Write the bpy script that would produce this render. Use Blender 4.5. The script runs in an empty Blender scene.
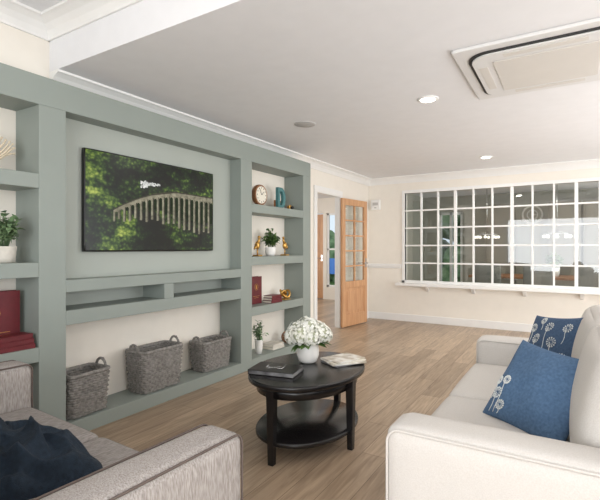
import bpy, math, random
from mathutils import Vector, Matrix
R = random.Random(7)
sc = bpy.context.scene
sc.view_settings.view_transform = 'Standard'

# ------------------------------------------------------------------ materials
def S(r, g, b):
    def c(x):
        x /= 255.0
        return x/12.92 if x <= 0.04045 else ((x+0.055)/1.055)**2.4
    return (c(r), c(g), c(b), 1)

def mat(name, col, rough=.6, metal=0, var=0, vscale=8, bump=0, bscale=60, stretch=(1,1,1),
        estr=0, spec=.5, col2=None, detail=4, contrast=None):
    m = bpy.data.materials.new(name); m.use_nodes = True
    nt = m.node_tree; p = nt.nodes['Principled BSDF']
    p.inputs['Base Color'].default_value = col
    p.inputs['Roughness'].default_value = rough
    p.inputs['Metallic'].default_value = metal
    p.inputs['Specular IOR Level'].default_value = spec
    tc = nt.nodes.new('ShaderNodeTexCoord'); mp = nt.nodes.new('ShaderNodeMapping')
    mp.inputs['Scale'].default_value = stretch
    nt.links.new(tc.outputs['Object'], mp.inputs['Vector'])
    n = nt.nodes.new('ShaderNodeTexNoise'); n.inputs['Scale'].default_value = vscale
    n.inputs['Detail'].default_value = detail
    nt.links.new(mp.outputs['Vector'], n.inputs['Vector'])
    r = nt.nodes.new('ShaderNodeValToRGB')
    a, b = contrast or (.3, .7)
    r.color_ramp.elements[0].position = a; r.color_ramp.elements[1].position = b
    v = max(var, .015)
    if col2 is None:
        r.color_ramp.elements[0].color = tuple(x*(1-v) for x in col[:3])+(1,)
        r.color_ramp.elements[1].color = tuple(min(1, x*(1+v)) for x in col[:3])+(1,)
    else:
        r.color_ramp.elements[0].color = col; r.color_ramp.elements[1].color = col2
    nt.links.new(n.outputs['Fac'], r.inputs['Fac'])
    nt.links.new(r.outputs['Color'], p.inputs['Base Color'])
    if estr:
        nt.links.new(r.outputs['Color'], p.inputs['Emission Color'])
        p.inputs['Emission Strength'].default_value = estr
    if bump:
        n2 = nt.nodes.new('ShaderNodeTexNoise'); n2.inputs['Scale'].default_value = bscale
        nt.links.new(mp.outputs['Vector'], n2.inputs['Vector'])
        bn = nt.nodes.new('ShaderNodeBump'); bn.inputs['Strength'].default_value = bump
        bn.inputs['Distance'].default_value = .01
        nt.links.new(n2.outputs['Fac'], bn.inputs['Height'])
        nt.links.new(bn.outputs['Normal'], p.inputs['Normal'])
    return m

def floor_mat():
    m = bpy.data.materials.new('oak_plank_floor'); m.use_nodes = True
    nt = m.node_tree; p = nt.nodes['Principled BSDF']; L = nt.links.new
    tc = nt.nodes.new('ShaderNodeTexCoord'); mp = nt.nodes.new('ShaderNodeMapping')
    mp.inputs['Rotation'].default_value = (0, 0, math.radians(90))
    L(tc.outputs['Object'], mp.inputs['Vector'])
    br = nt.nodes.new('ShaderNodeTexBrick')
    br.offset = .37; br.inputs['Scale'].default_value = 1
    br.inputs['Brick Width'].default_value = 1.25; br.inputs['Row Height'].default_value = .155
    br.inputs['Mortar Size'].default_value = .0018; br.inputs['Mortar Smooth'].default_value = .2
    br.inputs['Color1'].default_value = S(194, 171, 146); br.inputs['Color2'].default_value = S(165, 143, 120)
    br.inputs['Mortar'].default_value = S(116, 98, 82)
    L(mp.outputs['Vector'], br.inputs['Vector'])
    mp2 = nt.nodes.new('ShaderNodeMapping'); mp2.inputs['Scale'].default_value = (22, 1.6, 1)
    L(tc.outputs['Object'], mp2.inputs['Vector'])
    n = nt.nodes.new('ShaderNodeTexNoise'); n.inputs['Scale'].default_value = 1.6
    n.inputs['Detail'].default_value = 8; n.inputs['Distortion'].default_value = 1.2
    L(mp2.outputs['Vector'], n.inputs['Vector'])
    r = nt.nodes.new('ShaderNodeValToRGB')
    r.color_ramp.elements[0].position = .32; r.color_ramp.elements[1].position = .68
    r.color_ramp.elements[0].color = (.58, .55, .52, 1); r.color_ramp.elements[1].color = (1.08, 1.08, 1.08, 1)
    L(n.outputs['Fac'], r.inputs['Fac'])
    mx = nt.nodes.new('ShaderNodeMix'); mx.data_type = 'RGBA'; mx.blend_type = 'MULTIPLY'
    mx.inputs['Factor'].default_value = .8
    L(br.outputs['Color'], mx.inputs['A']); L(r.outputs['Color'], mx.inputs['B'])
    L(mx.outputs['Result'], p.inputs['Base Color'])
    p.inputs['Roughness'].default_value = .34
    bn = nt.nodes.new('ShaderNodeBump'); bn.inputs['Strength'].default_value = .15
    bn.inputs['Distance'].default_value = .003
    L(n.outputs['Fac'], bn.inputs['Height']); L(bn.outputs['Normal'], p.inputs['Normal'])
    return m

def glass_mat():
    m = bpy.data.materials.new('window_glass'); m.use_nodes = True
    nt = m.node_tree; nt.nodes.clear(); L = nt.links.new
    o = nt.nodes.new('ShaderNodeOutputMaterial'); t = nt.nodes.new('ShaderNodeBsdfTransparent')
    g = nt.nodes.new('ShaderNodeBsdfGlossy'); g.inputs['Roughness'].default_value = .02
    f = nt.nodes.new('ShaderNodeLayerWeight'); f.inputs['Blend'].default_value = .5
    pw = nt.nodes.new('ShaderNodeMath'); pw.operation = 'POWER'; pw.inputs[1].default_value = 4
    L(f.outputs['Facing'], pw.inputs[0])
    ma = nt.nodes.new('ShaderNodeMath'); ma.operation = 'MULTIPLY_ADD'; ma.inputs[1].default_value = .85; ma.inputs[2].default_value = .11
    L(pw.outputs[0], ma.inputs[0])
    n = nt.nodes.new('ShaderNodeTexNoise')
    mr = nt.nodes.new('ShaderNodeMixRGB'); mr.inputs[0].default_value = .05
    mr.inputs[1].default_value = (.86, .89, .87, 1); L(n.outputs['Color'], mr.inputs[2])
    L(mr.outputs[0], t.inputs['Color'])
    mx = nt.nodes.new('ShaderNodeMixShader')
    L(ma.outputs[0], mx.inputs[0]); L(t.outputs[0], mx.inputs[1]); L(g.outputs[0], mx.inputs[2])
    L(mx.outputs[0], o.inputs['Surface'])
    return m

M_wall = mat('cream_wall_paint', S(238, 232, 222), .8, var=.015, bump=.03, bscale=90)
M_ceil = mat('white_ceiling_paint', S(232, 232, 234), .85, bump=.02, bscale=90)
M_white = mat('white_gloss_trim', S(238, 237, 235), .4)
M_green = mat('sage_green_paint', S(141, 149, 143), .55, var=.02, vscale=3)
M_greenL = mat('sage_green_panel', S(166, 172, 165), .6, var=.02, vscale=3)
M_floor = floor_mat()
M_glass = glass_mat()
M_oak = mat('oak_door_wood', S(190, 138, 98), .45, col2=S(214, 168, 126), vscale=3, stretch=(12, 12, 1), bump=.05)
M_black = mat('black_stained_wood', S(24, 22, 23), .25, var=.1, vscale=20, stretch=(2, 12, 2))
M_tvframe = mat('tv_black_plastic', S(12, 12, 13), .3)
M_sofa = mat('linen_sofa_fabric', S(203, 198, 192), .95, col2=S(212, 208, 203), vscale=240, bump=.18, bscale=420, detail=2)
M_arm = mat('streaked_grey_weave', S(140, 132, 127), .95, col2=S(186, 180, 176), vscale=42, stretch=(6, 6, .7), bump=.3, bscale=90, contrast=(.32, .68))
M_armseat = mat('streaked_grey_weave_seat', S(128, 121, 117), .95, col2=S(168, 162, 158), vscale=40, stretch=(6, .8, 4), bump=.3, bscale=90, contrast=(.32, .68))
M_pipe = mat('dark_brown_piping', S(98, 86, 80), .8)
M_navy = mat('navy_throw_wool', S(18, 30, 42), .95, col2=S(32, 47, 62), vscale=60, bump=.4, bscale=260)
M_blue = mat('blue_pillow_cotton', S(66, 94, 126), .9, col2=S(86, 114, 146), vscale=90, bump=.2, bscale=300)
M_blue2 = mat('navy_pillow_cotton', S(52, 74, 102), .9, col2=S(66, 90, 120), vscale=90, bump=.2, bscale=300)
M_emb = mat('cream_embroidery', S(214, 218, 216), .9)
M_basket = mat('grey_woven_rattan', S(114, 111, 107), .85, col2=S(156, 152, 147), vscale=40, bump=.4, bscale=200)
M_leaf = mat('leaf_green', S(52, 84, 40), .55, col2=S(108, 140, 74), vscale=9)
M_leaf2 = mat('eucalyptus_green', S(74, 104, 72), .6, col2=S(140, 165, 120), vscale=14)
M_petal = mat('white_petals', S(228, 228, 216), .7, col2=S(248, 248, 242), vscale=12)
M_core = mat('flower_core_shadow', S(196, 200, 172), .8, var=.1, vscale=40)  # creamy shadow between the petals, painted into the core colour
M_ceramic = mat('white_ceramic', S(236, 234, 230), .3)
M_stone = mat('pale_stone_pot', S(205, 200, 190), .7, var=.08, vscale=30)
M_burg = mat('burgundy_leather', S(98, 22, 30), .5, var=.12, vscale=30, bump=.1, bscale=200)
M_paper = mat('page_paper', S(232, 226, 212), .9, var=.05, vscale=90)
M_gold = mat('brushed_gold', S(205, 160, 88), .3, metal=.9)
M_wood = mat('brown_wood', S(120, 78, 48), .5, col2=S(152, 104, 66), vscale=6, stretch=(1, 8, 1))
M_teal = mat('teal_enamel', S(70, 120, 122), .5)
M_coral = mat('cream_coral', S(214, 200, 176), .8, var=.08, vscale=30)
M_darkslot = mat('dark_slot', S(40, 40, 42), .6)
M_acbody = mat('ac_white_plastic', S(222, 221, 220), .45)
M_acpan = mat('ac_centre_panel', S(214, 210, 204), .5)
M_lamp = mat('lamp_glow', (1, .95, .86, 1), .5, estr=6)
M_globe = mat('opal_globe', S(250, 244, 232), .3, estr=1.0)
M_grille = mat('speaker_grille', S(196, 194, 192), .7, bump=.5, bscale=500)
M_mag1 = mat('magazine_cover_photo', S(186, 176, 160), .35, col2=S(240, 238, 232), vscale=14, contrast=(.4, .6))
M_mag2 = mat('magazine_cover_dark', S(60, 58, 60), .35, col2=S(150, 150, 152), vscale=10)
M_greywall = mat('grey_dining_wall', S(164, 162, 151), .8)
M_darkcab = mat('taupe_cabinet', S(132, 126, 115), .6)
M_chair = mat('grey_velvet', S(120, 120, 116), .9)
M_bluep = mat('blue_notice_selflit', S(50, 110, 190), .5, estr=.3)  # slight glow put into the board's colour, not a lamp
M_fol = mat('garden_foliage', S(70, 100, 64), .8, col2=S(140, 166, 120), vscale=4)
M_grass = mat('garden_lawn', S(90, 120, 60), .9, var=.2, vscale=10)
M_steel = mat('chrome_steel', S(190, 190, 190), .2, metal=1)

# ------------------------------------------------------------------ mesh builder
class B:
    def __init__(s): s.v = []; s.f = []; s.m = []; s.sm = []
    def add(s, vs, fs, mi=0, smooth=False):
        o = len(s.v); s.v += [Vector(v) for v in vs]
        for f in fs: s.f.append([o+i for i in f]); s.m.append(mi); s.sm.append(smooth)
        return s
    def mark(s): return len(s.v)
    def xf(s, M, st):
        for i in range(st, len(s.v)): s.v[i] = M @ s.v[i]
    def box(s, a, b, mi=0):
        x0, x1 = sorted((a[0], b[0])); y0, y1 = sorted((a[1], b[1])); z0, z1 = sorted((a[2], b[2]))
        s.add([(x0,y0,z0),(x1,y0,z0),(x1,y1,z0),(x0,y1,z0),(x0,y0,z1),(x1,y0,z1),(x1,y1,z1),(x0,y1,z1)],
              [(0,3,2,1),(4,5,6,7),(0,1,5,4),(1,2,6,5),(2,3,7,6),(3,0,4,7)], mi); return s
    def lathe(s, c, prof, seg=32, mi=0, sx=1, sy=1, smooth=True):
        vs = []; fs = []
        for r, z in prof:
            r = max(r, 1e-4)
            for k in range(seg):
                a = 2*math.pi*k/seg
                vs.append((c[0]+sx*r*math.cos(a), c[1]+sy*r*math.sin(a), c[2]+z))
        for i in range(len(prof)-1):
            for k in range(seg):
                k2 = (k+1) % seg
                fs.append((i*seg+k, i*seg+k2, (i+1)*seg+k2, (i+1)*seg+k))
        fs.append(tuple(reversed(range(seg)))); n = len(prof)-1
        s.add(vs, fs, mi, smooth)
        s.add([vs[n*seg+k] for k in range(seg)], [tuple(range(seg))], mi, False)
        return s
    def ball(s, c, r, mi=0, seg=16, rings=10):
        if not hasattr(r, '__len__'): r = (r, r, r)
        prof = [(math.sin(math.pi*i/rings), -math.cos(math.pi*i/rings)*r[2]) for i in range(rings+1)]
        return s.lathe(c, prof, seg, mi, r[0], r[1])
    def tube(s, pts, r, seg=8, mi=0, closed=False):
        pts = [Vector(p) for p in pts]; n = len(pts); vs = []; fs = []
        up = None
        for i, p in enumerate(pts):
            if closed: t = pts[(i+1) % n]-pts[i-1]
            else: t = pts[min(i+1, n-1)]-pts[max(i-1, 0)]
            if t.length < 1e-9: t = Vector((0, 0, 1))
            t.normalize()
            if up is None:
                up = Vector((0, 0, 1)) if abs(t.z) < .9 else Vector((1, 0, 0))
            a = (up - t*up.dot(t))
            if a.length < 1e-5: a = t.orthogonal()
            a.normalize(); up = a; b = t.cross(a)
            rr = r[i] if hasattr(r, '__len__') else r
            for k in range(seg):
                g = 2*math.pi*k/seg
                vs.append(p+a*math.cos(g)*rr+b*math.sin(g)*rr)
        for i in range(n if closed else n-1):
            j = (i+1) % n
            for k in range(seg):
                k2 = (k+1) % seg
                fs.append((i*seg+k, i*seg+k2, j*seg+k2, j*seg+k))
        if not closed:
            fs.append(tuple(reversed(range(seg)))); fs.append(tuple(range((n-1)*seg, n*seg)))
        return s.add(vs, fs, mi, True)
    def prism(s, o, z0, z1, mi=0, smooth=False):
        n = len(o)
        s.add([(x, y, z0) for x, y in o]+[(x, y, z1) for x, y in o],
              [tuple(reversed(range(n))), tuple(range(n, 2*n))]+[(i, (i+1) % n, n+(i+1) % n, n+i) for i in range(n)], mi, smooth)
        return s
    def rbox(s, c, size, r=.04, n=12, bulge=(0, 0, 0), mi=0):
        h = Vector(size)/2; vs = []; fs = []
        def mp(t): return math.sin(t*math.pi/2)
        for ax in range(3):
            for sg in (-1, 1):
                o = len(vs)
                for i in range(n+1):
                    for j in range(n+1):
                        a = mp(-1+2*i/n); b = mp(-1+2*j/n)
                        p = [0, 0, 0]; p[ax] = sg; p[(ax+1) % 3] = a; p[(ax+2) % 3] = b
                        P = Vector([p[k]*h[k] for k in range(3)])
                        rr = [min(r, h[k]) for k in range(3)]
                        q = Vector([max(-(h[k]-rr[k]), min(h[k]-rr[k], P[k])) for k in range(3)])
                        d = P-q
                        if d.length > 0: P = q+d.normalized()*min(rr)
                        for k in range(3):
                            if bulge[k]:
                                u = p[(k+1) % 3]; w = p[(k+2) % 3]
                                P[k] += p[k]*bulge[k]*(1-u*u)*(1-w*w)
                        vs.append(P+Vector(c))
                for i in range(n):
                    for j in range(n):
                        q = (o+i*(n+1)+j, o+(i+1)*(n+1)+j, o+(i+1)*(n+1)+j+1, o+i*(n+1)+j+1)
                        fs.append(q if sg > 0 else q[::-1])
        return s.add(vs, fs, mi, True)
    def leaf(s, base, d, L, W, mi=0, curl=.2):
        d = Vector(d).normalized(); side = d.cross(Vector((R.uniform(-.3, .3), R.uniform(-.3, .3), 1)))
        if side.length < .05: side = Vector((1, 0, 0))
        side.normalize(); nn = side.cross(d); base = Vector(base)
        m1 = base+d*L*.35; m2 = base+d*L*.7-nn*L*curl*.4; tip = base+d*L-nn*L*curl
        vs = [base, m1+side*W*.5+nn*W*.12, m1, m1-side*W*.5+nn*W*.12, m2+side*W*.38+nn*W*.08, m2, m2-side*W*.38+nn*W*.08, tip]
        s.add(vs, [(0,1,2),(0,2,3),(1,4,5,2),(2,5,6,3),(4,7,5),(5,7,6)], mi, True)
    def finish(s, name, mats, loc=(0,0,0), rot=(0,0,0), parent=None, bevel=0, weld=False):
        me = bpy.data.meshes.new(name)
        me.from_pydata([tuple(v) for v in s.v], [], s.f)
        for m in (mats if isinstance(mats, (list, tuple)) else [mats]): me.materials.append(m)
        for i, p in enumerate(me.polygons): p.material_index = s.m[i]; p.use_smooth = s.sm[i]
        me.update(); ob = bpy.data.objects.new(name, me); sc.collection.objects.link(ob)
        ob.location = loc; ob.rotation_euler = rot
        if parent: ob.parent = parent
        if weld:
            w = ob.modifiers.new('weld', 'WELD'); w.merge_threshold = .0002
        if bevel:
            b = ob.modifiers.new('bevel', 'BEVEL'); b.width = bevel; b.segments = 2; b.limit_method = 'ANGLE'
        return ob

def group(name, loc=(0,0,0), rz=0):
    e = bpy.data.objects.new(name, None); sc.collection.objects.link(e)
    e.location = loc; e.rotation_euler = (0, 0, rz); e.empty_display_size = .1
    return e

# ------------------------------------------------------------------ room shell
XW, YF, XR, YB, H, H2, YS, WT = -3.08, 7.37, 3.0, -2.6, 2.47, 2.80, 1.70, .08
B().box((-6.6, YB-.12, -.1), (XR+.12, 11.0, 0)).finish('floor', M_floor)
B().box((XW-WT, YS, H), (XR+.12, 11.0, H2+.1)).box((-6.6, 3.8, H), (XW-WT, 9.6, H2+.1)).finish('ceiling', M_ceil)
B().box((XW-WT, YB-.12, H2), (XR+.12, YS, H2+.1)).finish('ceiling_raised', M_ceil)
b = B(); D0, D1, DH = 5.47, 6.22, 2.06
b.box((XW-WT, YB, 0), (XW, YS, H2)); b.box((XW-WT, YS, 0), (XW, D0, H)); b.box((XW-WT, D1, 0), (XW, YF+.12, H)); b.box((XW-WT, D0, DH), (XW, D1, H))
b.finish('wall_left', M_wall)
WX0, WX1, WZ0, WZ1 = -2.41, .902, .66, 2.18
b = B(); b.box((XW, YF, 0), (WX0, YF+.12, H)); b.box((WX1, YF, 0), (XR, YF+.12, H))
b.box((WX0, YF, 0), (WX1, YF+.12, WZ0)); b.box((WX0, YF, WZ1), (WX1, YF+.12, H))
b.finish('wall_far', M_wall)
b = B()
b.box((XR, YB, 0), (XR+.12, -.6, H)); b.box((XR, 2.0, 0), (XR+.12, 3.4, H)); b.box((XR, 6.2, 0), (XR+.12, YF+.12, H))
b.box((XR, YB, H), (XR+.12, YS, H2))
for y0, y1 in ((-.6, 2.0), (3.4, 6.2)):
    b.box((XR, y0, 0), (XR+.12, y1, .5)); b.box((XR, y0, 2.25), (XR+.12, y1, H))
b.finish('wall_right', M_wall)
b = B(); b.box((XW, YB-.12, 0), (-2.0, YB, H2)); b.box((2.2, YB-.12, 0), (XR, YB, H2))
b.box((-2.0, YB-.12, 0), (2.2, YB, .4)); b.box((-2.0, YB-.12, 2.25), (2.2, YB, H2))
b.finish('wall_back', M_wall)
def frame(name, ax, p, a0, a1, z0, z1, n):
    b = B()
    def bx(u0, u1, w0, w1):
        if ax == 'x': b.box((p+.03, u0, w0), (p+.09, u1, w1))
        else: b.box((u0, p-.09, w0), (u1, p-.03, w1))
    bx(a0, a1, z0, z0+.06); bx(a0, a1, z1-.06, z1)
    for i in range(n+1):
        c = a0+.03+(a1-a0-.06)*i/n; bx(c-.03, c+.03, z0, z1)
    b.finish(name, M_white, bevel=.004)
frame('window_2', 'x', XR, -.6, 2.0, .5, 2.25, 3)
frame('window_3', 'x', XR, 3.4, 6.2, .5, 2.25, 3)
frame('window_4', 'y', YB, -2.0, 2.2, .4, 2.25, 4)

def crown(name, kind, a0, a1, p, size=.1, sgn=1, zc=H):
    pr = [(0, 0), (0, -size), (size*.12, -size), (size*.16, -size*.86), (size*.3, -size*.6), (size*.55, -size*.34), (size*.85, -size*.18), (size, -size*.14), (size, 0)]
    vs = []; n = len(pr)
    for a in (a0, a1):
        for o, z in pr:
            vs.append((p+o*sgn, a, zc+z) if kind == 'x' else (a, p+o*sgn, zc+z))
    fs = [(i, (i+1) % n, n+(i+1) % n, n+i) for i in range(n)]+[tuple(range(n)), tuple(range(n, 2*n))]
    B().add(vs, fs, 0, False).finish(name, M_white)
crown('trim_1', 'x', YS, YF, XW, .11)
crown('trim_2', 'x', YB, YS, XW, .12, 1, H2)
crown('trim_3', 'y', XW, XR, YF, .11, -1)
crown('trim_4', 'y', XW, XR, YS, .12, -1, H2)
crown('trim_5', 'x', YS, YF, XR, .11, -1)
def bb(name, a, b_):
    B().box(a, b_).finish(name, M_white, bevel=.004)
bb('baseboard_left', (XW, 4.86, 0), (XW+.018, D0-.07, .12))
bb('baseboard_left_2', (XW, D1+.07, 0), (XW+.018, YF, .12))
bb('baseboard_far', (XW+.018, YF-.018, 0), (XR, YF, .12))
B().box((XW+.02, YF-.03, .93), (WX0-.06, YF, .975)).box((XW+.02, YF-.015, .90), (WX0-.06, YF, .93)).finish('trim_6', M_white, bevel=.005)
B().box((XW, D1+.09, .93), (XW+.02, YF-.03, .975)).finish('trim_7', M_white, bevel=.005)

# far wall glazed window
g = group('window_1', (0, 0, 0))
b = B(); fy0, fy1 = YF-.02, YF+.08
b.box((WX0-.05, fy0, WZ1), (WX1+.05, fy1, WZ1+.05)); b.box((WX0-.05, fy0, WZ0-.0), (WX1+.05, fy1, WZ0+.04))
b.box((WX0-.05, fy0, WZ0), (WX0, fy1, WZ1)); b.box((WX1, fy0, WZ0), (WX1+.05, fy1, WZ1))
for i in range(1, 12):
    x = WX0+.276*i; w = .022 if i % 3 == 0 else .013
    b.box((x-w, YF+.0, WZ0+.04), (x+w, YF+.05, WZ1))
for j in range(1, 5):
    z = WZ0+.04+(WZ1-WZ0-.04)*j/5
    b.box((WX0, YF+.005, z-.012), (WX1, YF+.045, z+.012))
b.finish('muntin_grid', M_white, parent=g, bevel=.002)
B().add([(WX0, YF+.024, WZ0), (WX1, YF+.024, WZ0), (WX1, YF+.024, WZ1), (WX0, YF+.024, WZ1)], [(0,1,2,3)]).finish('glass_pane', M_glass, parent=g)
b = B(); b.box((WX0-.12, YF-.16, WZ0-.045), (WX1+.12, YF, WZ0))
for x in (-2.02, -1.3, -.58, .14, .8):
    b.add([(x-.025, YF, .615), (x+.025, YF, .615), (x+.025, YF-.12, .615), (x-.025, YF-.12, .615),
           (x-.025, YF, .52), (x+.025, YF, .52), (x+.025, YF-.05, .55), (x-.025, YF-.05, .55)],
          [(0,1,2,3),(4,7,6,5),(0,4,5,1),(2,6,7,3),(0,3,7,4),(1,5,6,2)])
b.finish('window_sill', M_white, parent=g, bevel=.004)

# doorway casing + doors
b = B()
b.box((XW, D0-.08, 0), (XW+.018, D0, DH)); b.box((XW, D1, 0), (XW+.018, D1+.07, DH)); b.box((XW, D0-.08, DH), (XW+.018, D1+.07, DH+.08))
b.box((XW-WT-.002, D0-.001, 0), (XW+.012, D0+.014, DH)); b.box((XW-WT-.002, D1-.014, 0), (XW+.012, D1+.001, DH)); b.box((XW-WT-.002, D0, DH-.014), (XW+.012, D1, DH+.001))
b.finish('trim_8', M_white, bevel=.003)
def door(name, L, hz, loc, rz, cols=2, rows=5, solid=False):
    g = group(name, loc, rz); b = B(); t = .02; st = .085
    b.box((0, -t, .01), (st, t, hz)); b.box((L-st, -t, .01), (L, t, hz))
    b.box((st, -t, .01), (L-st, t, .2)); b.box((st, -t, hz-.1), (L-st, t, hz)); b.box((st, -t, .62), (L-st, t, .72))
    b.box((st, -t*.4, .2), (L-st, t*.4, .62)); b.box((st+.05, -t*.8, .25), (L-st-.05, t*.8, .57))
    if solid:
        b.box((st, -t*.4, .72), (L-st, t*.4, hz-.1)); b.box((st+.05, -t*.8, .77), (L-st-.05, t*.8, hz-.15))
    else:
        for i in range(1, cols):
            x = st+(L-2*st)*i/cols; b.box((x-.012, -t*.8, .72), (x+.012, t*.8, hz-.1))
        for j in range(1, rows):
            z = .72+(hz-.82)*j/rows; b.box((st, -t*.8, z-.012), (L-st, t*.8, z+.012))
    b.finish('leaf_frame', M_oak, parent=g, bevel=.003)
    if not solid: B().add([(st, 0, .72), (L-st, 0, .72), (L-st, 0, hz-.1), (st, 0, hz-.1)], [(0,1,2,3)]).finish('glass', M_glass, parent=g)
    h = B(); 
    for s_ in (-1, 1):
        h.tube([(L-.045, s_*.02, 1.0), (L-.045, s_*.055, 1.0), (L-.15, s_*.06, 1.0)], .009)
        h.box((L-.065, s_*.02, .93), (L-.025, s_*.026, 1.08))
    h.finish('lever_handle', M_steel, parent=g)
ang = math.atan2(.74, .10)
door('door_1', .74, 2.03, (XW+.045, D1-.03, 0), ang)

# hall beyond the doorway
B().box((-6.6, 3.9, 0), (-6.5, 9.6, H)).finish('wall_hall_left', M_wall)
B().box((-6.6, 3.8, 0), (XW-WT, 3.9, H)).finish('wall_hall_near', M_wall)
B().box((XW-WT, YF+.12, 0), (XW, 9.6, H)).finish('wall_hall_right', M_wall)
hx0, hx1 = -5.06, -4.3
b = B(); b.box((-6.5, 9.5, 0), (-6.0, 9.6, H)); b.box((-5.16, 9.5, 0), (hx0, 9.6, H)); b.box((-6.0, 9.5, 2.1), (-5.16, 9.6, H))
b.box((hx1, 9.5, 0), (XW-WT, 9.6, H)); b.box((hx0, 9.5, 2.1), (hx1, 9.6, H)); b.box((hx0, 9.5, 0), (hx1, 9.6, .3))
b.finish('wall_hall_far', M_wall)
door('door_2', .83, 2.08, (-5.995, 9.55, 0), 0, solid=True)
b = B(); b.box((hx0, 9.52, .3), (hx1, 9.57, .35)); b.box((hx0, 9.52, 2.05), (hx1, 9.57, 2.1)); b.box((hx0, 9.52, 1.2), (hx1, 9.57, 1.24))
for x in (hx0, hx0+.355, hx1-.05): b.box((x, 9.52, .3), (x+.05, 9.57, 2.1))
b.finish('window_6', M_white, bevel=.003)
B().box((hx0+.08, 9.50, .62), (hx0+.30, 9.515, 1.0)).finish('blue_notice_board', M_bluep)
B().box((-12, 9.6, -.15), (-3.2, 22, -.05)).finish('ground', M_grass)
b = B()
for i in range(110):
    b.ball((R.uniform(-11, -4.5), R.uniform(15.0, 16.5), R.uniform(-.1, 1.5)), R.uniform(.25, .6), 0, 8, 6)
b.finish('garden_hedge', M_fol)

# dining room beyond the glazed window
b = B(); b.box((XW, 10.8, 0), (-2.7, 10.9, H)); b.box((-2.15, 10.8, 0), (XR, 10.9, H)); b.box((-2.7, 10.8, 2.1), (-2.15, 10.9, H))
b.finish('wall_dining_far', M_greywall)
B().box((XR, YF+.12, 0), (XR+.1, 10.9, H)).finish('wall_dining_right', M_greywall)
B().box((XW, YF+.13, 0), (XW+.03, 10.8, H)).finish('wall_dining_left', M_greywall)
frame('window_5', 'y', 10.93, -2.7, -2.15, 0.02, 2.1, 2)
b = B()
for i in range(110):
    b.ball((R.uniform(-4.8, -1.0), R.uniform(12.6, 13.4), R.uniform(-.1, 2.5)), R.uniform(.25, .5), 0, 8, 6)
b.finish('garden_shrub', M_fol)
for x in (-1.3, -.1, .5, 1.1):
    b = B()
    b.box((x-.28, 10.40, .0), (x+.28, 10.79, 2.2))
    b.box((x-.24, 10.385, .95), (x+.24, 10.40, 2.15)); b.box((x-.24, 10.385, .08), (x+.24, 10.40, .88))
    b.tube([(x+.18, 10.36, 1.1), (x+.18, 10.36, 1.3)], .008)
    b.finish('tall_cupboard', M_darkcab, bevel=.006)
g = group('wall_clock', (-.70, 10.77, 1.97))
def ringpts(r, n=32, ax='y'): return [(r*math.cos(2*math.pi*i/n), 0, r*math.sin(2*math.pi*i/n)) for i in range(n)]
B().tube(ringpts(.19), .02, closed=True).finish('rim', M_ceramic, parent=g)
b = B(); b.box((-.005, -.01, 0), (.005, 0, .14)); b.box((0, -.01, -.005), (.1, 0, .005))
b.ball((0, 0, 0), .02); b.finish('hands', M_ceramic, parent=g)
B().tube(ringpts(.1), .008, closed=True).finish('inner_ring', M_ceramic, parent=g)
for i, x in enumerate((-1.35, -.2, 1.0)):
    g = group('pendant_chandelier', (x, 9.0, 1.45))
    b = B(); b.tube([(0, 0, 1.02), (0, 0, .1)], .008)
    rp = [(.2*math.cos(a*math.pi/4), .2*math.sin(a*math.pi/4), .05) for a in range(8)]
    b.tube(rp, .008, closed=True)
    for q in rp[::2]: b.tube([(0, 0, .1), q], .005)
    b.finish('stem_and_arms', M_steel, parent=g)
    b = B()
    for q in rp: b.ball((q[0], q[1], q[2]-.045), .028, 0, 12, 8)
    b.finish('globes', M_globe, parent=g)
g = group('dining_table', (-.4, 9.0, 0))
b = B(); b.box((-1.2, -.45, .71), (1.2, .45, .75))
for sx in (-1, 1):
    for sy in (-1, 1): b.box((sx*1.1-.035, sy*.38-.035, 0), (sx*1.1+.035, sy*.38+.035, .71))
b.finish('top_and_legs', M_wood, parent=g, bevel=.004)
for x in (-1.2, -.45, .3):
    g = group('dining_chair', (x, 8.28, 0))
    B().rbox((0, 0, .46), (.44, .44, .08), .03, 6).rbox((0, -.2, .74), (.42, .06, .46), .03, 6).finish('seat_and_back', M_chair, parent=g, weld=True)
    b = B()
    for sx in (-.18, .18):
        for sy in (-.18, .18): b.tube([(sx, sy, .43), (sx*1.1, sy*1.1, 0)], [.02, .012])
    b.finish('legs', M_black, parent=g)
def plant_obj(name, loc, pot, pr, ph, n, spread, h, leafL, leafW, ml, droop=.3):
    g = group(name, loc)
    B().lathe((0, 0, 0), [(pr*.72, 0), (pr*.9, ph*.3), (pr, ph*.95), (pr, ph), (pr*.9, ph), (pr*.85, ph*.85), (.001, ph*.85)], 28).finish('pot', pot, parent=g)
    b = B()
    for i in range(n):
        a = R.uniform(0, 6.28); e = R.uniform(0, 1)**.6
        tip = Vector((math.cos(a)*spread*e, math.sin(a)*spread*e, ph+(h-ph)*R.uniform(.45, 1)*(1-.35*e*e)))
        base = Vector((math.cos(a)*pr*.3, math.sin(a)*pr*.3, ph*.85)); mid = (base+tip)/2+Vector((0, 0, h*.08))
        b.tube([base, mid, tip], .0018 if spread < .3 else .004, 5)
        for q in range(6):
            t = .35+.65*q/5; P = base*(1-t)**2+mid*2*t*(1-t)+tip*t*t
            b.leaf(P, (R.uniform(-1, 1), R.uniform(-1, 1), R.uniform(-.3, .8)), leafL*R.uniform(.7, 1.2), leafW*R.uniform(.8, 1.1), 0, droop)
    b.finish('foliage', ml, parent=g)
plant_obj('potted_palm', (1.5, 9.6, 0), M_stone, .18, .35, 20, .3, 1.1, .2, .06, M_leaf)
plant_obj('potted_fern', (-.25, 9.0, .751), M_ceramic, .1, .15, 24, .16, .45, .1, .05, M_leaf)

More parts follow.
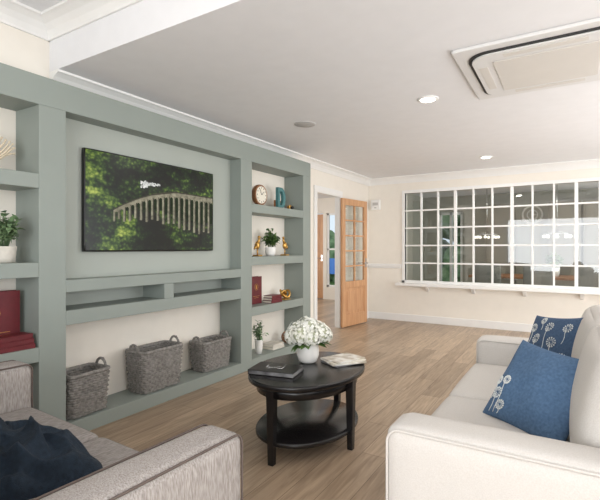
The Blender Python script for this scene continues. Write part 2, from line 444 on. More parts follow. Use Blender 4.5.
# alarm panel on far wall
g = group('wall_alarm_box', (-2.93, YF, 2.02))
B().box((-.085, -.05, -.1), (.085, 0, .08)).finish('casing', M_white, parent=g, bevel=.012)
B().box((-.05, -.054, -.02), (.05, -.05, .03)).box((-.02, -.053, -.07), (.02, -.05, -.05)).finish('display', M_grille, parent=g)

# ------------------------------------------------------------------ built-in shelving unit
XF = -2.80; XP = -2.94; T0, T1 = 2.14, 2.32
g = group('built_in_shelving_unit', (0, 0, 0))
b = B(); w0 = XW+.001
cols = [(.30, .47), (1.481, 1.653), (3.443, 3.621), (4.645, 4.825)]
for y0, y1 in cols: b.box((w0, y0, 0), (XF, y1, T0))
b.box((w0, .30, T0), (XF, 4.825, T1))
for y0, y1 in ((.47, 1.481), (3.621, 4.645)):
    for zt in (1.71, 1.16, .635): b.box((w0, y0, zt-.09), (XF, y1, zt))
    b.box((w0, y0, 0), (XF, y1, .10))
b.box((w0, 1.653, 0), (XF, 3.443, .10))
b.box((w0, 1.653, .96), (XF, 3.443, 1.04)); b.box((w0, 1.653, .745), (XF, 3.443, .84))
b.box((w0, 2.47, .84), (XF, 2.57, .96))
b.finish('carcass', M_green, parent=g, bevel=.003)
b = B(); b.box((w0, 1.653, 1.04), (XP, 3.443, T0))
b.box((w0, 1.653, .84), (w0+.02, 3.443, .96))
b.finish('tv_back_panel', M_greenL, parent=g)

# television
tvg = group('television', (-2.9195, 2.498, 1.59))
def tvm():
    m = bpy.data.materials.new('tv_landscape_picture'); m.use_nodes = True
    nt = m.node_tree; p = nt.nodes['Principled BSDF']; L = nt.links.new
    tc = nt.nodes.new('ShaderNodeTexCoord')
    mp = nt.nodes.new('ShaderNodeMapping'); mp.inputs['Scale'].default_value = (1, 1, 2.0)
    mp.inputs['Rotation'].default_value = (.35, 0, 0); mp.inputs['Location'].default_value = (0, .35, .1)
    L(tc.outputs['Object'], mp.inputs['Vector'])
    n = nt.nodes.new('ShaderNodeTexNoise'); n.inputs['Scale'].default_value = 3.0; n.inputs['Detail'].default_value = 3
    n.inputs['Distortion'].default_value = .4
    L(mp.outputs['Vector'], n.inputs['Vector'])
    vo = nt.nodes.new('ShaderNodeTexVoronoi'); vo.inputs['Scale'].default_value = 42
    L(tc.outputs['Object'], vo.inputs['Vector'])
    n3 = nt.nodes.new('ShaderNodeTexNoise'); n3.inputs['Scale'].default_value = 16; n3.inputs['Detail'].default_value = 7
    L(mp.outputs['Vector'], n3.inputs['Vector'])
    def M(op, a, b, c=None):
        x = nt.nodes.new('ShaderNodeMath'); x.operation = op
        for i, q in enumerate((a, b, c)):
            if q is None: continue
            if isinstance(q, (int, float)): x.inputs[i].default_value = q
            else: L(q, x.inputs[i])
        return x.outputs[0]
    sx = nt.nodes.new('ShaderNodeSeparateXYZ'); L(tc.outputs['Object'], sx.inputs[0])
    v = M('MULTIPLY_ADD', sx.outputs['Y'], -.07, n.outputs['Fac'])
    v = M('MULTIPLY_ADD', sx.outputs['Z'], .08, v)
    v = M('MULTIPLY_ADD', vo.outputs['Distance'], -.20, v)
    v = M('ADD', v, .085)
    v = M('MULTIPLY_ADD', M('SUBTRACT', n3.outputs['Fac'], .5), .5, v)
    r = nt.nodes.new('ShaderNodeValToRGB'); e = r.color_ramp.elements
    e[0].position = .38; e[0].color = S(6, 12, 6); e[1].position = .80; e[1].color = S(190, 202, 96)
    q = e.new(.49); q.color = S(20, 38, 14); q = e.new(.57); q.color = S(48, 74, 26); q = e.new(.66); q.color = S(98, 124, 46)
    L(v, r.inputs['Fac'])
    p.inputs['Base Color'].default_value = (.01, .01, .01, 1); p.inputs['Roughness'].default_value = .25
    p.inputs['Specular IOR Level'].default_value = .25
    L(r.outputs['Color'], p.inputs['Emission Color']); p.inputs['Emission Strength'].default_value = .9
    return m
W, HH = 1.31, .735
B().rbox((0, 0, 0), (.04, W, HH), .008, 6).finish('housing', M_tvframe, parent=tvg, weld=True)
B().box((.018, -W/2+.01, -HH/2+.012), (.021, W/2-.01, HH/2-.01)).finish('screen', tvm(), parent=tvg)
def em(name, c, s_=.8, c2=None):
    m = mat(name, c, .6, var=.15, vscale=30, estr=s_, col2=c2, detail=10, spec=.1)
    p = m.node_tree.nodes['Principled BSDF']
    for l in list(p.inputs['Base Color'].links): m.node_tree.links.remove(l)
    p.inputs['Base Color'].default_value = (.01, .01, .01, 1)
    return m
Ev = em('picture_stone', S(112, 108, 90), .85, S(186, 180, 156)); Es = em('picture_steam', S(175, 176, 172), .95, S(245, 245, 241))
Ed = em('picture_shade', S(16, 28, 13), .8, S(34, 52, 24)); Es2 = em('picture_stone_shade', S(52, 50, 40), .8, S(88, 84, 68))
b = B()
def P(s_, t, d=.0216): return (d, -W/2+.01+s_*(W-.02), -HH/2+.012+t*(HH-.022))
def deck(f): return .40+.25*math.sin(min(1, f*1.5)*math.pi/2)-.06*max(0, f-.62)
N = 19
S0 = .17
def sp(f): return S0+(.995-S0)*(f**1.12)
M_ = 60
for i in range(M_):
    f0, f1 = i/M_, (i+1)/M_
    th0, th1 = .018+.035*f0, .018+.035*f1
    b.add([P(sp(f0), deck(f0)-.012), P(sp(f1), deck(f1)-.012), P(sp(f1), deck(f1)+th1), P(sp(f0), deck(f0)+th0)], [(0,1,2,3)], 0)
    b.add([P(sp(f0), deck(f0)+th0-.004, .0217), P(sp(f1), deck(f1)+th1-.004, .0217), P(sp(f1), deck(f1)+th1+.010, .0217), P(sp(f0), deck(f0)+th0+.010, .0217)], [(0,1,2,3)], 3)
def hp(f): return .10+.32*min(1, f*1.35)
for i in range(N):
    f0, f1 = i/N, (i+1)/N; s0, s1 = sp(f0), sp(f1); ws = s1-s0
    pw = ws*.28
    tb0 = deck(f0)-hp(f0)+.02*math.sin(i*1.9)
    b.add([P(s0-pw*.15, tb0), P(s0+pw*1.1, tb0), P(s0+pw, deck(f0)), P(s0, deck(f0))], [(0,1,2,3)], 0)
    b.add([P(s0+pw*1.1, tb0), P(s0+pw*1.8, tb0+.015), P(s0+pw*1.65, deck(f0)), P(s0+pw, deck(f0))], [(0,1,2,3)], 3)
    xl, xr = s0+pw*1.6, s1; cx = (xl+xr)/2; rx = (xr-xl)/2; rz = rx*2.1
    b.add([P(xl, tb0+.12, .0213), P(xr, tb0+.12, .0213), P(xr, deck(f1), .0213), P(xl, deck(f0), .0213)], [(0,1,2,3)], 2)
    top = (deck(f0)+deck(f1))/2-.012; n = 8
    prev = None
    for k in range(n+1):
        a = math.pi*k/n; x = cx-rx*math.cos(a); z = top-rz+rz*math.sin(a)
        if prev: b.add([P(prev[0], prev[1]), P(x, z), P(x, top+.02), P(prev[0], top+.02)], [(0,1,2,3)], 0)
        prev = (x, z)
RR = random.Random(3)
for k in range(70):
    t = RR.random(); cx = .36+.15*t; cz = .715+.03*t+(.032*(1-t)+.008)*(RR.random()*2-.5); rr = RR.uniform(.004, .011)*(1.2-.6*t)
    pts = [P(cx+rr*.75*math.cos(a*.524), cz+rr*1.2*math.sin(a*.524), .0219+.00001*k) for a in range(12)]
    b.add(pts, [tuple(range(12))], 1)
b.add([P(.44, deck(.35)+.035, .0218), P(.66, deck(.6)+.045, .0218), P(.66, deck(.6)+.064, .0218), P(.44, deck(.35)+.056, .0218)], [(0,1,2,3)], 3)
b.finish('viaduct_picture', [Ev, Es, Ed, Es2], parent=tvg)

# ------------------------------------------------------------------ baskets
def basket(loc, L, Dp, Hh, rz=0):
    g = group('woven_basket', loc, rz); b = B(); rows = int(Hh/.017)
    def loop(hx, hy, r, z, ph, amp=.0045):
        pts = []; per = []
        c = .035
        def seg(p0, p1, n):
            for i in range(n): per.append((p0[0]+(p1[0]-p0[0])*i/n, p0[1]+(p1[1]-p0[1])*i/n))
        def arc(cx, cy, a0, n=5):
            for i in range(n): a = a0+math.pi/2*i/n; per.append((cx+c*math.cos(a), cy+c*math.sin(a)))
        nl = int(hx*2/.014); nw = int(hy*2/.014)
        seg((hx, -hy+c), (hx, hy-c), nw); arc(hx-c, hy-c, 0); seg((hx-c, hy), (-hx+c, hy), nl); arc(-hx+c, hy-c, math.pi/2)
        seg((-hx, hy-c), (-hx, -hy+c), nw); arc(-hx+c, -hy+c, math.pi); seg((-hx+c, -hy), (hx-c, -hy), nl); arc(hx-c, -hy+c, 1.5*math.pi)
        for i, (x, y) in enumerate(per):
            k = 1+amp*math.sin(i*math.pi/2+ph)/max(.08, min(hx, hy))
            pts.append((x*k, y*k, z))
        return pts
    for i in range(rows):
        f = i/(rows-1); hx = Dp/2*(.84+.16*f); hy = L/2*(.90+.10*f)
        b.tube(loop(hx, hy, 0, .012+(Hh-.03)*f, math.pi*(i % 2)), .0102, 6, 0, True)
    b.tube(loop(Dp/2+.002, L/2+.002, 0, Hh-.012, 0, .002), .014, 7, 0, True)
    b.box((-Dp*.40, -L*.42, .004), (Dp*.40, L*.42, .014))
    for s_ in (-1, 1):
        pts = [(.055*math.cos(a*math.pi/10)*1.0, s_*(L/2+.004), Hh-.03+.075*math.sin(a*math.pi/10)) for a in range(11)]
        b.tube(pts, .010, 7)
        b.tube([(p[0], p[1]+s_*.004, p[2]+.006*math.sin(i*2)) for i, p in enumerate(pts)], .007, 6)
    b.finish('wicker_body', M_basket, parent=g)
basket((-2.925, 1.84, .1), .30, .21, .30, .05)
basket((-2.93, 2.485, .1), .41, .22, .34)
basket((-2.945, 3.165, .1), .37, .20, .28)

# ------------------------------------------------------------------ coffee table
ct = group('coffee_table', (-1.466, 2.50, 0))
a_, b_ = .465, .345
def oval(bb, sx, sy, prof, mi=0):
    bb.lathe((0, 0, 0), prof, 64, mi, sx, sy)
b = B()
oval(b, b_, a_, [(.001, .435), (.97, .435), (.995, .442), (1, .452), (1, .462), (.99, .469), (.97, .47), (.001, .47)])
b.finish('top', M_black, parent=ct)
b = B(); oval(b, b_*.985, a_*.985, [(.001, .375), (.88, .375), (.88, .435), (.001, .435)]); b.finish('apron', M_black, parent=ct)
b = B(); oval(b, b_*.88, a_*.88, [(.001, .10), (.98, .10), (1, .107), (1, .122), (.98, .13), (.001, .13)]); b.finish('lower_shelf', M_black, parent=ct)
b = B()
for dx, dy in ((0, -a_*.9), (0, a_*.9), (b_*.88, 0), (-b_*.88, 0)):
    w0_, w1_ = .026, .018
    vs = [(dx-w1_, dy-w1_, 0), (dx+w1_, dy-w1_, 0), (dx+w1_, dy+w1_, 0), (dx-w1_, dy+w1_, 0),
          (dx-w0_, dy-w0_, .434), (dx+w0_, dy-w0_, .434), (dx+w0_, dy+w0_, .434), (dx-w0_, dy+w0_, .434)]
    b.add(vs, [(0,3,2,1),(4,5,6,7),(0,1,5,4),(1,2,6,5),(2,3,7,6),(3,0,4,7)])
b.finish('legs', M_black, parent=ct, bevel=.004)
TZ = .4705
g = group('hydrangea_bouquet', (-1.53, 2.60, TZ))
B().lathe((0, 0, 0), [(.045, 0), (.062, .01), (.075, .05), (.077, .09), (.068, .125), (.064, .135), (.058, .13), (.06, .1), (.001, .09)], 36).finish('white_pot', M_ceramic, parent=g)
b = B(); heads = [(0, 0, .235, .07), (.085, .02, .20, .065), (-.085, .0, .20, .066), (.02, .085, .205, .066), (.0, -.085, .195, .066), (.07, -.07, .185, .056), (-.07, .07, .185, .056), (-.075, -.07, .18, .054), (.08, .08, .175, .054), (.03, -.03, .245, .056)]
for hx, hy, hz, hr in heads:
    b.ball((hx, hy, hz), hr*.84, 2, 12, 8)
    for i in range(110):
        z = 1-2*(i+.5)/110; r = math.sqrt(1-z*z); th = i*2.39996
        n = Vector((r*math.cos(th), r*math.sin(th), z))
        if z < -.7: continue
        n = (n+Vector((R.uniform(-.2, .2),)*3)).normalized()
        c = Vector((hx, hy, hz))+n*hr*R.uniform(.93, 1.12)
        u = n.orthogonal().normalized(); w = n.cross(u); a0 = R.uniform(0, 1.5); s_ = .0125
        for q in range(4):
            a = a0+q*math.pi/2; d = u*math.cos(a)+w*math.sin(a); e = n.cross(d)
            b.add([c, c+d*s_*.6+e*s_*.55+n*.003, c+d*s_*1.15+n*.001, c+d*s_*.6-e*s_*.55+n*.003], [(0,1,2,3)], 0, False)
for i in range(26):
    a = R.uniform(0, 6.28); b.leaf((math.cos(a)*.05, math.sin(a)*.05, .13), (math.cos(a), math.sin(a), R.uniform(-.1, .6)), R.uniform(.08, .12), .05, 1, .25)
for hx, hy, hz, hr in heads: b.tube([(hx*.3, hy*.3, .1), (hx, hy, hz)], .003, 5, 1)
b.finish('blooms', [M_petal, M_leaf, M_core], parent=g)
g = group('black_coffee_table_book', (-1.575, 2.285, TZ), math.radians(12))
B().box((-.15, -.1, 0), (.15, .1, .004)).box((-.15, -.1, .026), (.15, .1, .03)).box((-.15, -.1, .004), (-.146, .1, .026)).finish('cover', M_tvframe, parent=g, bevel=.001)
B().box((-.146, -.096, .004), (.146, .096, .026)).finish('pages', M_mag2, parent=g)
g = group('spectacles', (-1.575, 2.265, TZ+.0305), .3)
b = B()
for x in (-.032, .032): b.tube([(x+.024*math.cos(t*.52), .02*math.sin(t*.52), .003) for t in range(12)], .0022, 6, 0, True)
b.tube([(-.008, 0, .003), (.008, 0, .003)], .002); b.tube([(-.056, 0, .003), (-.05, .09, .002)], .002); b.tube([(.056, 0, .003), (.05, .09, .002)], .002)
b.finish('frame', M_steel, parent=g)
g = group('magazine_stack', (-1.32, 2.72, TZ), math.radians(-32))
for i, (m_, dz, ry, dx) in enumerate(((M_mag2, 0, .1, 0), (M_mag1, .008, -.12, .01), (M_paper, .016, .05, 0), (M_mag1, .024, .2, -.005))):
    B().box((-.09, -.125, 0), (.09, .125, .0075)).finish('magazine_%d' % (i+1), m_, (dx, 0, dz), (0, 0, ry), parent=g, bevel=.0008)

# ------------------------------------------------------------------ linen sofa
g = group('linen_sofa', (.012, 0, 0))
b = B(); b.rbox((-.08, 1.57, .37), (.98, .20, .52), .045, 14, (.0, .012, .012)); b.finish('arm_near', M_sofa, parent=g, weld=True)
b = B(); b.rbox((-.08, 3.32, .37), (.98, .20, .52), .045, 14, (0, .012, .012)); b.finish('arm_far', M_sofa, parent=g, weld=True)
b = B(); b.rbox((-.07, 2.445, .205), (.92, 1.56, .19), .02, 8); b.finish('base', M_sofa, parent=g, weld=True)
b = B(); b.rbox((.33, 2.445, .46), (.20, 1.94, .70), .05, 12); b.finish('back_frame', M_sofa, parent=g, weld=True)
for i, y in enumerate((2.06, 2.83)):
    b = B(); b.rbox((-.20, y, .385), (.76, .765, .17), .04, 16, (.012, 0, .02)); b.finish('seat_cushion_%d' % (i+1), M_sofa, parent=g, weld=True)
    b = B(); st = b.mark(); b.rbox((0, 0, .22), (.20, .76, .46), .07, 16, (.035, .0, .02))
    b.xf(Matrix.Translation((.09, y, .46)) @ Matrix.Rotation(math.radians(10), 4, 'Y'), st)
    b.finish('back_cushion_%d' % (i+1), M_sofa, parent=g, weld=True)
def rr_loop(x0, x1, y, z0, z1, r=.045, n=6):
    pts = []
    for cx, cz, a0 in ((x1-r, z1-r, 0), (x0+r, z1-r, 90), (x0+r, z0+r, 180), (x1-r, z0+r, 270)):
        for i in range(n+1):
            a = math.radians(a0+90*i/n); pts.append((cx+r*math.cos(a), y, cz+r*math.sin(a)))
    return pts
b = B()
b.tube(rr_loop(-.56, .40, 1.478, .12, .618), .005, 6, 0, True); b.tube(rr_loop(-.56, .40, 1.662, .12, .618), .005, 6, 0, True)
b.tube(rr_loop(-.56, .40, 3.228, .12, .618), .005, 6, 0, True)
b.finish('arm_piping', M_sofa, parent=g)
b = B()
for x in (-.48, .34):
    for y in (1.55, 3.34): b.lathe((x, y, 0), [(.018, 0), (.028, .12)], 16)
b.finish('feet', M_black, parent=g)

def pillow(name, loc, n, roll, s_, th, m_, flowers):
    g = group(name, loc); n = Vector(n).normalized()
    x = Vector((0, 0, 1)).cross(n).normalized(); y = n.cross(x)
    M = Matrix((x, y, n)).transposed().to_4x4() @ Matrix.Rotation(roll, 4, 'Z')
    def F(u, v, sg):
        px = u*s_*(1-.09*(1-v*v)); py = v*s_*(1-.09*(1-u*u))
        h = th*max(0, (1-u**2)*(1-v**2))**.42
        h *= 1+.08*math.sin(5*u+2*v)+.05*math.sin(7*v-3*u)
        return Vector((px, py, sg*h))
    b = B(); N_ = 26
    for sg in (1, -1):
        vs = []; fs = []
        for i in range(N_+1):
            for j in range(N_+1):
                u = math.sin((-1+2*i/N_)*math.pi/2); v = math.sin((-1+2*j/N_)*math.pi/2)
                vs.append(F(u, v, sg))
        for i in range(N_):
            for j in range(N_):
                q = (i*(N_+1)+j, (i+1)*(N_+1)+j, (i+1)*(N_+1)+j+1, i*(N_+1)+j+1)
                fs.append(q if sg > 0 else q[::-1])
        b.add(vs, fs, 0, True)
    b.xf(M, 0); b.finish('cushion', m_, parent=g, weld=True)
    b = B()
    def pt(u, v): return F(max(-.97, min(.97, u)), max(-.97, min(.97, v)), 1)+Vector((0, 0, .0015))
    for (u0, v0, u1, v1, r) in flowers:
        b.tube([pt(u0+(u1-u0)*t/8+.03*math.sin(t*.6), v0+(v1-v0)*t/8) for t in range(9)], .0016, 5)
        for k in range(12):
            a = k*2*math.pi/12
            b.tube([pt(u1+r*.35*math.cos(a), v1+r*.35*math.sin(a)), pt(u1+r*.8*math.cos(a), v1+r*.8*math.sin(a))], [.0010, .0016], 5)
            b.ball(pt(u1+r*math.cos(a), v1+r*math.sin(a)), (.0048, .0048, .002), 0, 8, 4)
    b.xf(M, 0); b.finish('embroidery', M_emb, parent=g)
pillow('blue_throw_pillow', (-.115, 2.16, .632), (-.52, -.68, .60), math.radians(-3), .205, .075, M_blue,
       [(-.75, -.9, -.72, -.45, .12), (-.5, -.9, -.48, -.70, .10), (-.87, -.6, -.86, -.15, .09), (-.62, -.9, -.6, -.1, .09)])
pillow('floral_throw_pillow', (-.085, 2.92, .668), (-.72, -.60, .42), math.radians(8), .205, .07, M_blue2,
       [(-.75, -.9, -.7, -.2, .13), (-.45, -.9, -.42, .2, .14), (-.1, -.9, -.05, -.35, .14), (.3, -.9, .3, .1, .14), (-.05, -.2, 0, .6, .14), (-.75, 0, -.72, .55, .12), (.6, .1, .62, .6, .12), (.7, -.8, .72, -.3, .12), (-.35, .5, -.38, .82, .1)])

# ------------------------------------------------------------------ streaked loveseat
g = group('upholstered_loveseat', (-1.77, .72, 0), math.radians(-2.5))
b = B(); b.rbox((.725, 0, .37), (.17, .98, .52), .035, 14, (.008, 0, .01)); b.finish('arm_right', M_arm, parent=g, weld=True)
b = B(); b.rbox((-.725, 0, .38), (.17, .98, .54), .035, 14, (.008, 0, .01)); b.finish('arm_left', M_arm, parent=g, weld=True)
b = B(); b.rbox((0, -.02, .205), (1.28, .94, .17), .02, 8); b.finish('base', M_arm, parent=g, weld=True)
for i, x in enumerate((-.32, .32)):
    b = B(); b.rbox((x, .10, .365), (.635, .76, .15), .04, 14, (0, .01, .015)); b.finish('seat_cushion_%d' % (i+1), M_armseat, parent=g, weld=True)
    b = B(); b.rbox((x, -.27, .62), (.635, .16, .38), .05, 12, (0, .03, .01)); b.finish('back_cushion_%d' % (i+1), M_arm, parent=g, weld=True)
b = B(); b.rbox((0, -.42, .46), (1.6, .16, .68), .05, 12); b.finish('back_frame', M_arm, parent=g, weld=True)
def loopYZ(x, y0, y1, z0, z1, r=.035, n=6):
    return [(x, p[0], p[2]) for p in rr_loop(y0, y1, 0, z0, z1, r, n)]
b = B()
for cx, zt in ((.725, .627), (-.725, .647)):
    for s_ in (-1, 1): b.tube(loopYZ(cx+s_*.078, -.485, .485, .115, zt), .004, 6, 0, True)
for x in (-.32, .32):
    for z in (.303, .428):
        b.tube([(q[0], q[1], z) for q in [(x+.30, -.26), (x+.30, .44), (x+.27, .465), (x-.27, .465), (x-.30, .44), (x-.30, -.26)]], .004, 6, 0, True)
b.finish('piping', M_pipe, parent=g)
b = B()
for x in (-.72, .72):
    for y in (-.42, .42): b.lathe((x, y, 0), [(.018, 0), (.028, .115)], 16)
b.finish('feet', M_black, parent=g)
def throw():
    b = B(); n = 80; vs = []; fs = []
    for i in range(n+1):
        for j in range(n+1):
            u = -1+2*i/n; v = -1+2*j/n
            a = math.atan2(v, u); r = max(abs(u), abs(v))
            lim = 1+.09*math.sin(3*a+.5)+.06*math.sin(5*a)
            dd = math.hypot(u, v) or 1; sc_ = r/dd*lim*.97
            x = u*sc_*.36; y = v*sc_*.25
            dome = max(0, 1-r**3.2)
            w = u*1.1+.35*math.sin(2.3*v+.6)
            f = (1-abs(math.sin(5.2*w+1.4*v)))*1.1+.5*math.sin(7*v-6*u+1.5*math.sin(4*u))+.25*(1-abs(math.sin(9*v+4*u)))
            z = .002+dome**.55*(.08+.045*f+.03*math.exp(-((u-.1)**2+(v+.1)**2)*4))
            x += .018*math.sin(9*v+3*u)*dome; y += .016*math.sin(8*u)*dome
            vs.append((x, y, max(.002, z)))
    for i in range(n):
        for j in range(n):
            fs.append((i*(n+1)+j, (i+1)*(n+1)+j, (i+1)*(n+1)+j+1, i*(n+1)+j+1))
    b.add(vs, fs, 0, True)
    b.finish('navy_throw_blanket', M_navy, (-1.745, .80, .452), (0, 0, .15))
throw()

# ------------------------------------------------------------------ shelf accessories
def binder(name, loc, L, Hh, th, rz=0):
    g = group(name, loc, rz)
    B().box((0, -L/2, 0), (.004, L/2, Hh)).box((th-.004, -L/2, 0), (th, L/2, Hh)).box((.004, -L/2, 0), (th-.004, -L/2+.005, Hh)).finish('cover', M_burg, parent=g, bevel=.002)
    B().box((.004, -L/2+.006, .005), (th-.004, L/2-.004, Hh-.006)).finish('pages', M_paper, parent=g)
    b = B()
    pts = [(th+.0005, .03*math.cos(a*.5236), Hh*.62+.035*math.sin(a*.5236)) for a in range(12)]
    b.tube(pts, .002, 5, 0, True); b.box((th, -.008, Hh*.55), (th+.001, .008, Hh*.68)); b.box((th, -L*.3, Hh*.28), (th+.001, L*.3, Hh*.29)); b.box((th, -L*.2, Hh*.22), (th+.001, L*.2, Hh*.23))
    b.finish('gold_emblem', M_gold, parent=g)
def stack(name, loc, n, L, Dp, t, m_, rz=0):
    g = group(name, loc, rz)
    for i in range(n):
        b = B(); z = i*t; k = 1-.04*i
        b.box((-Dp/2*k, -L/2*k, z), (Dp/2*k, L/2*k, z+.004)); b.box((-Dp/2*k, -L/2*k, z+t-.0045), (Dp/2*k, L/2*k, z+t-.0005)); b.box((Dp/2*k-.005, -L/2*k, z+.004), (Dp/2*k, L/2*k, z+t-.0045))
        b.box((-Dp/2*k+.004, -L/2*k+.004, z+.004), (Dp/2*k-.005, L/2*k-.004, z+t-.0045), 1)
        b.finish('book_%d' % (i+1), [m_, M_paper], rot=(0, 0, .04*(i-1)), parent=g, bevel=.001)
binder('burgundy_binder', (-3.0, 1.30, .6355), .29, .35, .05, 0)
stack('burgundy_book_stack', (-2.87, 1.33, .6355), 3, .27, .12, .03, M_burg)
plant_obj('potted_ivy', (-2.91, 1.33, 1.1605), M_stone, .07, .10, 50, .10, .31, .047, .034, M_leaf2)
g = group('coral_ornament', (-2.94, 1.27, 1.7105))
b = B(); b.lathe((0, 0, 0), [(.05, 0), (.05, .012), (.015, .02), (.012, .05)], 24)
for i in range(17):
    a = math.radians(-80+10*i); L_ = .14
    pts = [(0.01*math.sin(i), math.sin(a)*L_*t, .05+.05*t+math.cos(a)*L_*t+.01*math.sin(t*6+i)) for t in (0, .3, .6, .85, 1)]
    b.tube(pts, [.006, .005, .006, .006, .003], 6)
    b.ball(pts[-1], .007, 0, 8, 6)
b.finish('fan_coral', M_coral, parent=g)
g = group('mantel_clock', (-2.93, 3.93, 1.7105))
def disc(bb, r, x0, x1, zc, mi=0, seg=40):
    st = bb.mark(); bb.lathe((0, 0, 0), [(r*.97, 0), (r, (x1-x0)*.2), (r, (x1-x0)*.8), (r*.97, x1-x0)], seg, mi)
    bb.xf(Matrix.Translation((x0, 0, zc)) @ Matrix.Rotation(math.pi/2, 4, 'Y'), st)
b = B(); disc(b, .115, -.03, .02, .125); b.box((-.03, -.06, 0), (.02, .06, .018)); b.finish('case', M_wood, parent=g)
b = B(); disc(b, .095, .02, .024, .125); b.finish('dial', M_paper, parent=g)
b = B()
for i in range(12):
    a = i*math.pi/6; b.box((.024, .078*math.sin(a)-.004, .125+.078*math.cos(a)-.006), (.026, .078*math.sin(a)+.004, .125+.078*math.cos(a)+.006))
b.tube([(.027, 0, .125), (.027, .035, .16)], .0025, 5); b.tube([(.027, 0, .125), (.027, -.03, .185)], .0018, 5)
b.finish('hands_and_numerals', M_tvframe, parent=g)
g = group('letter_d_ornament', (-2.92, 4.32, 1.7105))
def dshape(bb, k, x0, x1, mi):
    outer = [(-.07, 0)]+[(.0+.085*math.sin(math.radians(a)), .125-.125*math.cos(math.radians(a))) for a in range(0, 181, 12)]+[(-.07, .25)]
    inner = [(-.03, .045)]+[(.0+.042*math.sin(math.radians(a)), .125-.08*math.cos(math.radians(a))) for a in range(0, 181, 12)]+[(-.03, .205)]
    n = len(outer); vs = []
    for x in (x0, x1):
        vs += [(x, p[0], p[1]) for p in outer]; vs += [(x, p[0], p[1]) for p in inner]
    fs = []
    for i in range(n):
        j = (i+1) % n
        fs += [(i, j, n+j, n+i), (2*n+i, 3*n+i, 3*n+j, 2*n+j), (i, 2*n+i, 2*n+j, j), (n+i, n+j, 3*n+j, 3*n+i)]
    bb.add(vs, fs, mi)
b = B(); dshape(b, 1, -.02, .02, 0); b.finish('letter', M_teal, parent=g, bevel=.002)
B().box((-.035, -.085, -.0), (-.022, .1, .1)).finish('wood_backing', M_wood, parent=g)
g = group('little_brass_camera', (-2.9, 4.5, 1.7105))
B().box((-.02, -.04, 0), (.02, .04, .05)).box((-.01, -.015, .05), (.01, .015, .062)).finish('body', M_gold, parent=g, bevel=.004)
b = B(); disc(b, .018, .02, .045, .026); b.finish('lens', M_darkslot, parent=g)
plant_obj('potted_herb', (-2.92, 4.12, 1.1605), M_ceramic, .065, .10, 48, .105, .31, .047, .031, M_leaf)
for y, s_ in ((3.86, 1), (4.40, -1)):
    g = group('gold_bird_bookend', (-2.91, y, 1.1605))
    b = B(); b.box((-.04, -.035, 0), (.04, .035, .015)); b.tube([(0, 0, .015), (0, 0, .08)], .007)
    b.ball((0, 0, .12), (.025, .035, .045)); b.tube([(0, s_*.01, .14), (0, s_*.03, .18), (0, s_*.025, .205)], [.018, .012, .01]); b.ball((0, s_*.03, .21), .016, 0, 12, 8)
    b.tube([(0, s_*.04, .21), (0, s_*.065, .205)], [.006, .001]); b.tube([(0, -s_*.02, .12), (0, -s_*.06, .075)], [.022, .006])
    b.finish('bird_figure', M_gold, parent=g)
binder('burgundy_binder', (-2.99, 3.88, .6355), .2, .30, .05)
stack('burgundy_book_stack', (-2.88, 4.10, .6355), 3, .2, .13, .028, M_burg)
g = group('gold_knot_sculpture', (-2.92, 4.40, .6355))
b = B(); kp = []
for i in range(60):
    t = 2*math.pi*i/60; kp.append((.022*(math.sin(t)+2*math.sin(2*t)), .022*(math.cos(t)-2*math.cos(2*t)), .068+.0*t-.04*math.sin(3*t)))
b.tube(kp, .014, 8, 0, True); b.box((-.05, -.06, 0), (.05, .06, .012)); b.finish('knot', M_gold, parent=g)
plant_obj('vase_with_greenery', (-2.9, 3.87, .1005), M_ceramic, .045, .15, 22, .08, .36, .05, .022, M_leaf2)
stack('book_stack', (-2.92, 4.17, .1005), 2, .22, .16, .03, M_stone)
g = group('wicker_ball', (-2.91, 4.46, .1775))
b = B()
for i in range(14):
    ax = Vector((R.uniform(-1, 1), R.uniform(-1, 1), R.uniform(-1, 1))).normalized(); u = ax.orthogonal().normalized(); w = ax.cross(u)
    b.tube([(u*math.cos(a*.2618)+w*math.sin(a*.2618))*.072 for a in range(24)], .004, 5, 0, True)
b.finish('vines', M_wood, parent=g)

# ------------------------------------------------------------------ ceiling fittings
g = group('ceiling_cassette_air_conditioner', (-.13, 3.31, H))
def rsq(h, r, n=8):
    o = []
    for cx, cy, a0 in ((h-r, h-r, 0), (-h+r, h-r, 90), (-h+r, -h+r, 180), (h-r, -h+r, 270)):
        for i in range(n+1):
            a = math.radians(a0+90*i/n); o.append((cx+r*math.cos(a), cy+r*math.sin(a)))
    return o
B().prism(rsq(.50, .02), -.022, 0).finish('outer_panel', M_acbody, parent=g, bevel=.006)
B().prism(rsq(.43, .13), -.030, -.022).finish('air_slot', M_darkslot, parent=g)
B().prism(rsq(.412, .12), -.040, -.030).finish('louver_surround', M_acbody, parent=g, bevel=.004)
B().prism(rsq(.29, .02), -.046, -.040).finish('intake_grille', M_acpan, parent=g, bevel=.004)
b = B()
for a in range(4):
    st = b.mark(); b.box((-.22, .33, -.043), (.22, .38, -.040)); b.xf(Matrix.Rotation(a*math.pi/2, 4, 'Z'), st)
b.finish('louvers', M_acpan, parent=g, bevel=.001)
LP = ((-.993, 3.625), (-.963, 6.34), (1.2, 3.6), (1.2, 6.3))
for x, y in LP:
    g = group('ceiling_downlight', (x, y, H))
    B().lathe((0, 0, 0), [(.085, 0), (.085, -.006), (.068, -.010), (.062, -.006), (.062, 0)][::-1], 40).finish('bezel', M_white, parent=g)
    B().lathe((0, 0, -.012), [(.001, 0), (.055, 0), (.058, .006), (.001, .006)], 32).finish('diffuser', M_lamp, parent=g)
g = group('ceiling_speaker', (-2.226, 3.726, H))
B().lathe((0, 0, 0), [(.001, -.008), (.095, -.008), (.105, -.004), (.107, 0), (.001, 0)], 40).finish('grille', M_grille, parent=g)

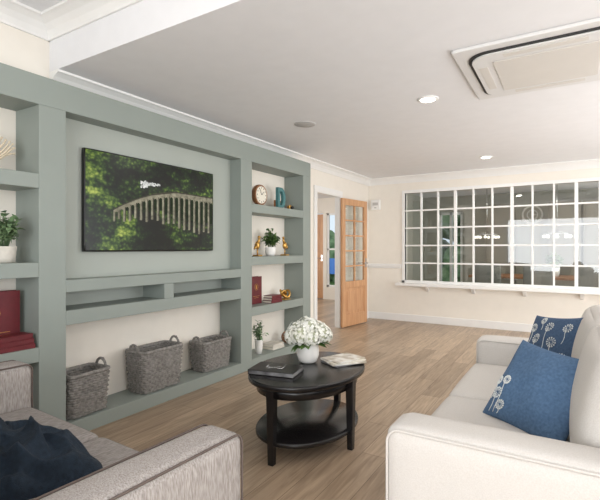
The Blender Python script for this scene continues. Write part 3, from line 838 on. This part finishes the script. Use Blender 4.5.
# ------------------------------------------------------------------ lights
def area(name, loc, rot, sx, sy, e, col=(1, 1, 1)):
    l = bpy.data.lights.new(name, 'AREA'); l.shape = 'RECTANGLE'; l.size = sx; l.size_y = sy; l.energy = e; l.color = col
    o = bpy.data.objects.new(name, l); o.location = loc; o.rotation_euler = rot; sc.collection.objects.link(o)
r90 = math.pi/2
area('unseen_back_fill', (.1, YB-.02, 1.35), (r90, 0, 0), 4.0, 1.8, 140, (.97, .985, 1))  # area fill added in an unseen opening behind the camera
area('unseen_right_fill_a', (XR+.02, .7, 1.4), (0, r90, 0), 1.7, 2.5, 46, (.98, .99, 1))  # area fill added in the unseen right wall, near opening
area('unseen_right_fill_b', (XR+.02, 4.8, 1.4), (0, r90, 0), 1.7, 2.7, 62, (.98, .99, 1))  # area fill added in the unseen right wall, far opening
area('added_ceiling_fill_near', (1.4, -1.2, 1.3), (math.pi, 0, 0), 1.2, 1.2, 20, (.98, .99, 1))  # unseen fill aimed up, added to brighten the raised ceiling
area('added_ceiling_fill_far', (1.9, 4.2, .3), (math.pi, math.radians(-30), 0), 1.4, 4.4, 62, (.97, .985, 1))  # unseen fill without a fixture, added to lift the far ceiling
area('added_dining_side_fill', (XR-.1, 9.2, 1.4), (0, r90, 0), 1.6, 2.2, 80, (.95, 1, 1))  # added fill in front of a solid wall, brightens the dining room
area('added_dining_top_fill', (-.6, 8.0, 2.45), (0, 0, 0), 2.5, .5, 36, (1, .98, .95))  # added fill hidden above the window head, no fitting modelled
area('unseen_hall_fill', (-6.4, 6.8, 1.5), (0, -r90, 0), 1.6, 2.4, 62)  # unseen area fill for the hall, the wall behind is closed
def spot(x, y, e, rr=.06, z=H-.03):
    l = bpy.data.lights.new('downlight_lamp', 'AREA'); l.shape = 'DISK'; l.size = rr*2; l.energy = e; l.color = (1, .95, .88)
    o = bpy.data.objects.new('downlight_lamp', l); o.location = (x, y, z); sc.collection.objects.link(o)
for x, y in LP: spot(x, y, 7)
w = bpy.data.worlds.new('sky'); sc.world = w; w.use_nodes = True
bg = w.node_tree.nodes['Background']; bg.inputs['Color'].default_value = (.78, .9, 1, 1); bg.inputs['Strength'].default_value = 1.0

# ------------------------------------------------------------------ camera
cam = bpy.data.cameras.new('camera'); co = bpy.data.objects.new('camera', cam); sc.collection.objects.link(co)
cam.sensor_width = 36; cam.lens = 441/600*36; cam.shift_y = -2/600; cam.clip_start = .05
co.location = (0, 0, 1.25); co.rotation_euler = (math.pi/2, 0, math.radians(31.5))
sc.camera = co
